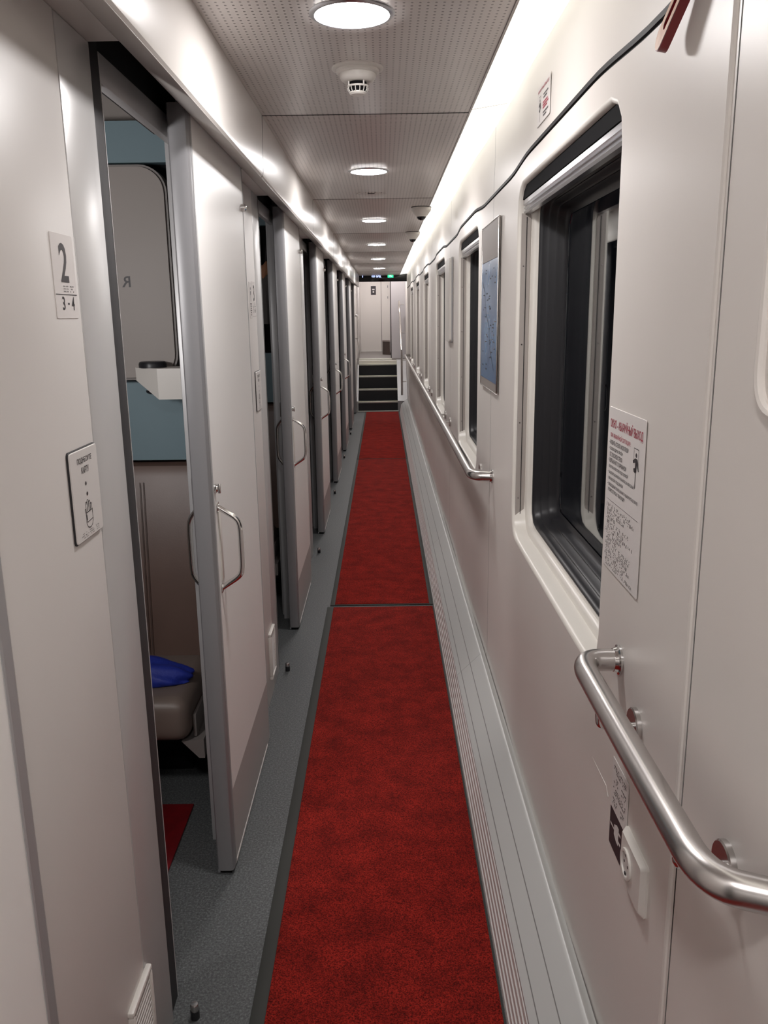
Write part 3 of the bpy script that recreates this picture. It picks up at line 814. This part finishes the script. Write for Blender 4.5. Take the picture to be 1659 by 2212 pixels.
# ------------------------------------------------------------------ stickers, board, socket on the right wall
XS = wx(1.38)
fr = frame('R', 1.492, 1.123, XS-.0012)
r = thing('emergency_sticker', (XS, 1.386, 1.123), 'white emergency exit sticker with red heading beside the nearest window', 'sticker')
plate('backing', fr, 0, .211, 0, .292, .0012, .003, 'label', r)
L = .0016
m = MB(); text_on(m, 'ОКНО - АВАРИЙНЫЙ ВЫХОД', fr, .010, .200, .254, .276, L); text_on(m, 'ПРИ АВАРИЙНОЙ СИТУАЦИИ:', fr, .014, .136, .238, .249, L); m.build('red_lettering', 'inkred', r)
m = MB()
T = [('РАЗБИТЬ СТЕКЛО МОЛОТКОМ',.112),('ОСВОБОДИТЬ ПРОЁМ',.080),('ОТ ОСКОЛКОВ СТЕКЛА',.080),('ВЗЯТЬ КАНАТ С КАРАБИНОМ',.104),('В КУПЕ НАПРОТИВ ПОД ПОЛКОЙ',.116),
     ('ЗАЦЕПИТЬ КАРАБИН КАНАТА ЗА КРАСНЫЙ',.152),('КРОНШТЕЙН ПОД ОКНОМ',.090),('СВОБОДНЫЙ КОНЕЦ КАНАТА ВЫКИНУТЬ В ОКНО',.176),('И ПРИСТУПИТЬ К ЭВАКУАЦИИ',.104)]
for i, (t, wd) in enumerate(T):
    v = .2265-i*.0108
    text_on(m, t, fr, .014, .014+wd, v, v+.0078, L)
    if i in (0,1,3,5,7): rect_on(m, .008, .011, v+.003, v+.0042, fr, L)
m.build('lettering', 'ink', r)
def escape_figure(m, fr, u, v, s, L):
    line_on(m, [(u-.012*s,v+.040*s),(u-.012*s,v+.062*s),(u+.012*s,v+.062*s),(u+.012*s,v+.034*s)], .001*s, fr, L)
    dots_on(m, [(u,v+.052*s)], .0036*s, fr, L, 10)
    poly_on(m, [(u-.016*s,v+.042*s),(u-.014*s,v+.038*s),(u-.004*s,v+.040*s),(u-.003*s,v+.026*s),(u+.004*s,v+.026*s),(u+.005*s,v+.038*s),(u+.013*s,v+.028*s),(u+.016*s,v+.030*s),(u+.007*s,v+.047*s),(u-.004*s,v+.047*s)], fr, L)
    poly_on(m, [(u-.012*s,v+.030*s),(u-.003*s,v+.032*s),(u-.001*s,v+.024*s),(u-.009*s,v+.025*s)], fr, L)
    rect_on(m, u-.0012*s, u+.0012*s, v, v+.028*s, fr, L)
m = MB(); escape_figure(m, fr, .170, .176, 1.05, L); m.build('escape_symbol', 'ink', r)
m = MB(); rect_on(m, .008, .196, .1262, .1268, fr, L); m.build('rule', 'inkgrey', r)
m = MB()
bl = [(15,(4,)),(17,(3,9)),(11,(5,)),(6,()),(14,(9,)),(11,(6,)),(17,(3,6)),(10,(3,)),(7,()),(16,(4,8)),(15,(3,7)),(14,(4,)),(16,(5,9)),(12,(3,)),(17,(9,))]
for i, (nn, gp) in enumerate(bl): dots_on(m, braille(.012+(.006 if i % 3 else 0), .119-i*.0077, nn, .0098, .0022, .55, gp), .00115, fr, L)
m.build('braille', 'ink', r)

yS = 2.298
fr = frame('R', yS, 2.038, wx(2.2)-.0015)
r = thing('window_sticker', (wx(2.2), 2.215, 2.038), 'small white sticker with red heading above the nearest window', 'sticker')
plate('backing', fr, 0, .165, 0, .092, .0012, .003, 'label', r)
m = MB(); text_on(m, 'АВАРИЙНЫЙ ВЫХОД', fr, .010, .155, .074, .084, L); rect_on(m, .078, .140, .040, .044, fr, L); rect_on(m, .078, .150, .034, .038, fr, L); rect_on(m, .078, .135, .028, .032, fr, L)
m.build('red_lettering', 'inkred', r)
m = MB()
for (a, b, v) in ((.085,.145,.058),(.085,.130,.051),(.082,.150,.017),(.085,.125,.010)): rect_on(m, a, b, v, v+.004, fr, L)
escape_figure(m, fr, .040, .006, .95, L)
m.build('print', 'inkgrey', r)

# map board in a thin frame
ym = 3.445; xb = wx(3.2)
r = thing('map_board', (xb, 3.2, 1.30), 'tall blue route map under glossy cover between the first two windows', 'board')
fr = frame('R', ym, 1.297, xb-.003)
plate('back_board', fr, 0, .482, 0, .605, .006, .004, 'berth', r)
plate('map_sheet', fr, .012, .470, .035, .470, .0072, .002, 'map', r)
plate('map_header', fr, .012, .470, .470, .590, .0072, .002, 'berth', r)
fm = MB()
O, R_v, U_v, N_v = fr
for (u0,u1,v0,v1) in ((0,.482,0,.004),(0,.482,.601,.605),(0,.004,.004,.601),(.478,.482,.004,.601)):
    fm.box(xb-.003, xb-.0115, ym-u0, ym-u1, 1.297+v0, 1.297+v1, .002)
fm.build('frame', 'steel', r)
m = MB(); random.seed(3)
for i in range(46):
    u = random.uniform(.06,.42); v = random.uniform(.06,.44); rect_on(m, u, u+random.uniform(.01,.045), v, v+.004, fr, .0078)
line_on(m, [(.05,.40),(.12,.36),(.16,.28),(.25,.24),(.30,.15),(.40,.08)], .004, fr, .0078)
tag(m.build('map_print', 'inkgrey', r), kind='stuff')
# white flat board between second and third windows
r = thing('wall_board', (wx(5.1), 5.12, 1.42), 'flat white board on the wall between the second and third windows', 'board')
fr = frame('R', 5.30, 1.42, wx(5.1)-.002)
plate('panel', fr, 0, .36, 0, .47, .020, .02, 'white', r)
plate('back_frame', fr, -.006, .366, -.006, .476, .008, .02, 'greylt', r)

# power socket and its label
XS = wx(1.2)
r = thing('power_socket', (XS, 1.203, .628), 'white power socket below the near handrail', 'socket')
fr = frame('R', 1.262, .628, XS-.0005)
O = Vector((XS, 1.202, .678))
o1 = rrect(.0595, .047, .006, 4); o2 = rrect(.052, .041, .005, 4); n = len(o1)
vs = [(O.x, O.y+a, O.z+b) for a, b in o1]+[(O.x-.004, O.y+a, O.z+b) for a, b in o1]+[(O.x-.012, O.y+a, O.z+b) for a, b in o2]
MB().add(vs, [tuple(range(n))]+[(k*n+i, k*n+(i+1) % n, (k+1)*n+(i+1) % n, (k+1)*n+i) for k in range(2) for i in range(n)]+[tuple(range(2*n,3*n))]).build('cover_plate', 'white', r)
sx, sy, sz = XS-.012, 1.220, .678
m = MB(); m.lathe([(.0265,.0),(.0265,.0035),(.0235,.0042),(.0205,.0035),(.0198,.0006)], (sx, sy, sz), (-1,0,0), 32); m.build('socket_ring', 'white', r)
MB().lathe([(.0196,.0),(.0196,.0009)], (sx, sy, sz), (-1,0,0), 28).build('socket_well', 'wall_l', r)
m = MB()
for dy in (-.0095,.0095): m.lathe([(.0026,0),(.0026,.0013)], (sx, sy+dy, sz), (-1,0,0), 12)
m.build('contact_holes', 'ink', r)
for z_ in (sz-.0195, sz+.015): MB().box(sx-.003, sx, sy-.003, sy+.003, z_, z_+.0045, .0006).build('earth_clip', 'ink', r)
r = thing('socket_label', (XS, 1.31, .628), 'black and white plug label beside the power socket', 'label')
fr = frame('R', 1.362, .628, XS-.0006)
plate('white_field', fr, 0, .098, .072, .170, .001, .003, 'label', r)
plate('black_field', fr, 0, .098, -.004, .072, .001, .003, 'ink', r)
m = MB(); L = .0014
poly_on(m, [(.030,.030),(.046,.024),(.058,.024),(.058,.058),(.046,.058),(.030,.050)], fr, L); rect_on(m, .006, .032, .038, .042, fr, L)
rect_on(m, .058, .070, .030, .035, fr, L); rect_on(m, .058, .070, .047, .052, fr, L); m.build('plug_symbol', 'label', r)
m = MB()
for i in range(4): dots_on(m, braille(.014, .158-i*.021, 8, .0095, .005, .55, (3,) if i % 2 else ()), .0017, fr, L)
m.build('braille', 'ink', r)

# red emergency lever at the top edge of the picture
r = thing('emergency_lever', (.37, 1.10, 1.87), 'red slotted emergency lever hanging at the upper right edge', 'lever')
# local plane: the lever hangs from a pivot above, lower tip swung out from the wall
A = Vector((.400, 1.112, 2.032)); B = Vector((.380, 1.252, 1.922))
dl = (B-A); Ln = dl.length; dv = dl.normalized(); tv = Vector((0,1,0)); tv = (tv-dv*tv.dot(dv)).normalized(); nv = dv.cross(tv)
hw_ = .0185; th = .006
def lever_pts(inset, r_n=8):
    out = [(-hw_+inset, 0), (hw_-inset, 0)]
    for k in range(r_n+1):
        a = k/r_n*PI; out.append(((hw_-inset)*math.cos(a), Ln-.006-hw_+(hw_-inset)*math.sin(a)*.9))
    return out
def slot_pts(r_n=8):
    out = []
    for k in range(r_n+1): a = k/r_n*PI; out.append((.0058*math.cos(a), Ln-.042+.0058*math.sin(a)))
    for k in range(r_n+1): a = PI+k/r_n*PI; out.append((.0058*math.cos(a), Ln-.105+.0058*math.sin(a)))
    return out
bm = bmesh.new()
def W3(p, h): return A+tv*p[0]+dv*p[1]+nv*h
outl = lever_pts(0); sl = slot_pts()
e_all = []
vo = [bm.verts.new(W3(p, 0)) for p in outl]; vi = [bm.verts.new(W3(p, 0)) for p in sl]
for L_ in (vo, vi):
    for i in range(len(L_)): e_all.append(bm.edges.new((L_[i], L_[(i+1) % len(L_)])))
bmesh.ops.triangle_fill(bm, edges=e_all, use_beauty=True)
ret = bmesh.ops.extrude_face_region(bm, geom=list(bm.faces))
for e in ret['geom']:
    if isinstance(e, bmesh.types.BMVert): e.co += nv*th*2
MB().bm(bm).build('lever_body', 'red', r)
bm = bmesh.new()
e_all = []
vo = [bm.verts.new(W3(p, -.0006)) for p in lever_pts(.0012)]; vi = [bm.verts.new(W3((p[0]*1.15, p[1]), -.0006)) for p in sl]
for L_ in (vo, vi):
    for i in range(len(L_)): e_all.append(bm.edges.new((L_[i], L_[(i+1) % len(L_)])))
bmesh.ops.triangle_fill(bm, edges=e_all, use_beauty=True)
MB().bm(bm).build('lever_face', 'leverface', r)
MB().box(wx(1.07)-.030, wx(1.07), 1.07, 1.145, 2.008, 2.06, .006).build('pivot_box', 'red', r)

# ------------------------------------------------------------------ ceiling lamps
LAMPLAB = {-1: 'round ceiling lamp straight above the viewer', -2: 'round ceiling lamp well behind the viewer', 0: 'nearest round ceiling lamp at the top edge', 1: 'second round ceiling lamp, beyond the smoke detector', 2: 'third round ceiling lamp, level with the two cameras',
           3: 'fourth round ceiling lamp down the corridor', 4: 'fifth round ceiling lamp down the corridor', 5: 'farthest round ceiling lamp before the black display'}
for k in range(-2, 6):
    c = (-.05+.004*max(k,0), 1.935+1.965*k, ZC)
    r = thing('ceiling_lamp', c, LAMPLAB[k], 'ceiling lamp', 'round ceiling lamps')
    MB().lathe([(.090,0),(.090,-.002),(.086,-.005),(.079,-.006),(.078,-.003)], c, seg=40).build('rim', 'alu', r)
    disc_face(c, .0778, (0,0,-1), .0045).build('diffuser', 'disc', r)

# strip light along the top of the outer wall
r = thing('strip_light', (.35, 5, 2.22), 'long glowing strip light along the top of the outer wall', 'strip light')
for a, b in zip(cs[:-1], cs[1:]):
    MB().sheet([(.2925,2.204),(.416,2.222)], 'y', a+.002, b-.002, 1).build('diffuser', 'strip', r)
for y in cs[1:-1]: MB().prism([(.292,2.203),(.40,2.219),(.40,2.225),(.292,2.21)], 'y', y-.002, y+.002).build('joint_clip', 'white', r)


# ------------------------------------------------------------------ smoke detector, cover disc, cameras
c = (-.050, 2.335, ZC)
r = thing('smoke_detector', c, 'white smoke detector with slotted cage on the ceiling', 'smoke detector')
MB().lathe([(.0665,0),(.0665,-.003),(.060,-.006),(.0555,-.006)], c, seg=40).build('ceiling_ring', 'white', r)
MB().lathe([(.0555,-.005),(.055,-.012),(.050,-.015),(.0465,-.015)], c, seg=40).build('base', 'white', r)
MB().lathe([(.0465,-.014),(.0465,-.022),(.043,-.028),(.036,-.033),(.028,-.034)], c, seg=40).build('body', 'white', r)
MB().lathe([(.0225,-.033),(.0225,-.058)], c, seg=24).build('dark_core', 'black', r)
m = MB()
for (rr, z) in ((.0275,-.044),): m.lathe([(rr-.001,z+.002),(rr,z+.002),(rr,z-.002),(rr-.001,z-.002)], c, seg=32)
for i in range(14):
    a = 2*PI*i/14; cx_, sx_ = math.cos(a), math.sin(a)
    m.tube([(c[0]+.0265*cx_, c[1]+.0265*sx_, ZC-.044), (c[0]+.0255*cx_, c[1]+.0255*sx_, ZC-.052), (c[0]+.0205*cx_, c[1]+.0205*sx_, ZC-.059)], .0012, 6)
for i in range(4):
    a = 2*PI*i/4+.6; cx_, sx_ = math.cos(a), math.sin(a)
    m.tube([(c[0]+.0275*cx_, c[1]+.0275*sx_, ZC-.033), (c[0]+.0275*cx_, c[1]+.0275*sx_, ZC-.044)], .002, 6)
m.build('cage', 'white', r)
MB().lathe([(.0225,-.057),(.0225,-.060),(.018,-.0635),(.001,-.0645)], c, seg=32).build('cap', 'white', r)
c = (-.045, 4.62, ZC)
r = thing('cover_disc', c, 'flat grey cover disc on the ceiling behind the second lamp', 'cover')
MB().lathe([(.078,0),(.078,-.004),(.074,-.006),(.001,-.0065)], c, seg=40).build('disc', 'ceiling', r)
MB().box(c[0]-.018, c[0]+.018, c[1]-.070, c[1]-.064, ZC-.009, ZC-.005).build('latch', 'dark', r)
for i, (x, y, lb) in enumerate(((.243, 5.20, 'white dome camera on the ceiling, the nearer of two'), (.246, 6.72, 'white dome camera on the ceiling, the farther of two'))):
    c = (x, y, ZC); s = .94 if i else 1
    r = thing('dome_camera', c, lb, 'camera', 'dome cameras')
    MB().lathe([(.060*s,0),(.060*s,-.004)], c, seg=28).build('gasket', 'dark', r)
    MB().lathe([(.059*s,-.004),(.059*s,-.016),(.054*s,-.024),(.036*s,-.048),(.030*s,-.050)], c, seg=28).build('housing', 'white', r)
    MB().lathe([(.029*s,-.048),(.027*s,-.060),(.018*s,-.070),(.006*s,-.074),(.001,-.0745)], c, seg=24).build('dark_dome', 'screenblk', r)
    MB().lathe([(.0315*s,-.047),(.0315*s,-.054),(.0295*s,-.055),(.029*s,-.05)], c, seg=28).build('dome_ring', 'white', r)

# ------------------------------------------------------------------ end of the corridor: display, steps, landing, far wall
YD = 13.965
r = thing('information_display', (0, YD, 2.1), 'black information display across the corridor end with blue and green signs', 'display')
MB().box(-.375, .436, YD, YD+.06, 2.100, 2.23, .004).build('housing', 'screenblk', r)
fr = frame('E', YD, 2.1, -.372)
m = MB(); text_on(m, '1°', fr, .088, .130, .068, .115, .001); text_on(m, 'Щз', fr, .240, .295, .064, .105, .001); text_on(m, 'Ма.', fr, .315, .395, .064, .105, .001); m.build('blue_lettering', 'ledblue', r)
m = MB(); rect_on(m, .498, .590, .060, .112, fr, .001); m.build('green_sign', 'ledgreen', r)
m = MB(); text_on(m, 'WC', fr, .522, .568, .074, .100, .0018); m.build('sign_lettering', 'ledwhite', r)
st = thing('staircase', (-.05, 14.3, 0), 'black carpeted steps with pale nosings at the corridor end', 'stairs')
steps = [(14.0,.168),(14.27,.352),(14.54,.555),(14.81,.742)]
zb = .0
for i, (y, z) in enumerate(steps):
    MB().box(-.385, .275, y+.004, 15.1, zb, z-.006).build('riser', 'tread', st)
    nz = MB().box(-.402, .288, y-.004, y+.05, z-.028, z, .003).build('nosing', 'nosing', st)
    MB().box(-.400, .286, y+.004, y+.020, z, z+.0015).build('nosing_stripe', 'nosing_y', nz)
    zb = z-.006
for x0, x1 in ((-.41,-.386),(.276,.440)):
    MB().prism([(13.99,0),(13.99,.17),(14.82,.80),(15.1,.80),(15.1,0)], 'x', x0, x1).build('side_cheek', 'greylt', st)
MB().box(-.402, .288, 13.93, 13.995, .0005, .014, .002).build('foot_strip', 'nosing', st)
fl = thing('floor_landing', (0, 16, .79), 'grey floor of the raised landing above the steps', 'floor', kind='structure')
MB().box(-.42, .30, 14.86, 15.10, .70, .792).build('landing_edge', 'white', fl)
MB().box(-.8, .8, 15.08, 18.3, .74, .815).build('landing_slab', 'landing', fl)
MB().box(-.39, .195, 15.06, 15.10, .795, .826, .003).build('landing_nosing', 'nosing', fl)
we = thing('wall_end', (0, 18.1, .8), 'warm white end wall with a door beyond the landing', 'wall', kind='structure')
MB().box(-.8, .028, 18.05, 18.12, .815, 3.0).build('end_door', 'endwall', we)
MB().box(.028, .036, 18.06, 18.12, .815, 3.0).build('door_gap', 'dark', we)
MB().box(.036, .35, 18.03, 18.12, .815, 3.0).build('end_panel', 'endwall', we)
MB().box(-.8, .028, 18.035, 18.052, .815, .845).build('threshold', 'white', we)
m = MB()
for z in (1.93, 2.15): m.box(.165, .178, 18.015, 18.03, z-.025, z+.025, .002)
m.build('hinges', 'grey', we)
o = MB().box(-.80, -.43, 14.0, 18.1, 0, 3.0).build('wall_landing_left', 'endwall'); tag(o, 'white side wall of the landing behind the short grab rail', 'wall', kind='structure')
o = MB().box(.412, .60, YE+.002, 15.115, 0, 2.6).build('wall_stair_right', 'wall'); tag(o, 'cream side wall beside the steps on the window side', 'wall', kind='structure')
o = MB().box(.205, .60, 15.12, 18.1, .815, 3.0).build('wall_landing_right', 'lavwall'); tag(o, 'cool white side wall of the landing beside the stair rail', 'wall', kind='structure')
o = MB().box(.190, .204, 15.125, 15.16, .816, 3.0).build('trim_2', 'ink'); tag(o, 'dark vertical edge strip of the landing side wall', 'trim', kind='structure')
o = MB().box(-.8, .8, YE+.05, 18.3, 2.85, 2.9).build('ceiling_landing', 'endwall'); tag(o, 'white ceiling over the landing', 'ceiling', kind='structure')
o = MB().box(-.9, .7, YE+.055, YE+.12, 2.235, 2.9).build('wall_bulkhead', 'endwall'); tag(o, 'bulkhead above the black display', 'wall', kind='structure')
for c, lb in (((-.10, 16.9, 2.85), 'added unseen fill light above the raised landing'), ((-.05, 14.55, 2.85), 'added unseen fill light above the black steps')):  # lights added out of view to brighten steps and end wall
  r = thing('landing_fill_light', c, lb, 'ceiling lamp', 'added landing lights')
  MB().lathe([(.12,0),(.12,-.006),(.11,-.010)], c, seg=32).build('rim', 'alu', r)
  disc_face(c, .108, (0,0,-1), .0115).build('diffuser', 'disc', r)
b_ = thing('cabinet', (.12, 17.0, .815), 'brown laminate cabinet standing on the landing', 'cabinet')
MB().prism([(.046,17.4),(.046,16.72),(.19,16.45),(.198,17.4)], 'z', .815, 1.062).build('body', 'brown', b_)
MB().prism([(.043,17.41),(.043,16.71),(.19,16.435),(.200,17.41)], 'z', 1.062, 1.068).build('top', 'brown', b_)
r = thing('wall_sign', (-.13, 18.05, 2.0), 'black sign box on the white end door', 'sign')
fr = frame('E', 18.05, 1.985, -.182)
plate('border', fr, -.006, .112, -.006, .186, .004, .006, 'label', r)
plate('panel', fr, 0, .106, 0, .180, .007, .004, 'ink', r)
m = MB(); rect_on(m, .028, .078, .100, .122, fr, .008); dots_on(m, [(.053,.060)], .017, fr, .008, 14); m.build('marks', 'label', r)
# stair handrails
r = thing('stair_rail', (.33, 14.4, .9), 'bent steel stair rail on the window side of the steps', 'handrail', 'stair rails')
MB().tube(bend([(.33,13.85,.28),(.33,13.85,.93),(.325,14.95,1.63),(.315,14.98,1.81)], .12, 8), .017, 14).build('rail', 'steel', r)
MB().tube([(.33,13.83,.28),(.33,13.83,1.02)], .013, 12).build('post', 'steel', r)
for (y, z) in ((14.97,1.75),(14.4,1.28),(13.85,.85),(13.85,.5)):
    MB().tube([(.325,y,z),(.40,y,z)], .008, 10).build('rail_pin', 'steel', r)
r = thing('stair_rail', (-.39, 14.0, .8), 'short upright steel grab rail at the door side of the steps', 'handrail', 'stair rails')
MB().tube(bend([(-.43,14.1,1.57),(-.372,14.1,1.57),(-.372,14.05,1.16),(-.36,14.0,1.02),(-.385,13.98,.78)], .04, 6), .015, 14).build('rail', 'steel', r)
MB().tube([(-.43,14.06,1.2),(-.372,14.06,1.2)], .008, 10).build('rail_pin', 'steel', r)
# left corner post beside the steps
MB().box(-.53, -.45, P*7+.45, 13.945, 0, 2.045, .004).build('corner_post', 'pilaster', wl)

# wall behind the camera
wb = MB().box(-2.5, .66, YB-.06, YB, 0, 2.5).build('wall_back', 'wall'); tag(wb, 'plain end wall behind the viewer', 'wall', kind='structure')

# the end of the car stands slightly towards the door side
for nm, dx in (('staircase',-.034),('floor_landing',-.034),('wall_end',-.05),('wall_landing_right',-.045),('wall_landing_left',-.03),('trim_2',-.045),('cabinet',-.05),('wall_sign',-.05),
               ('stair_rail',-.02),('stair_rail.001',-.03),('information_display',-.028)):
    bpy.data.objects[nm].location.x += dx
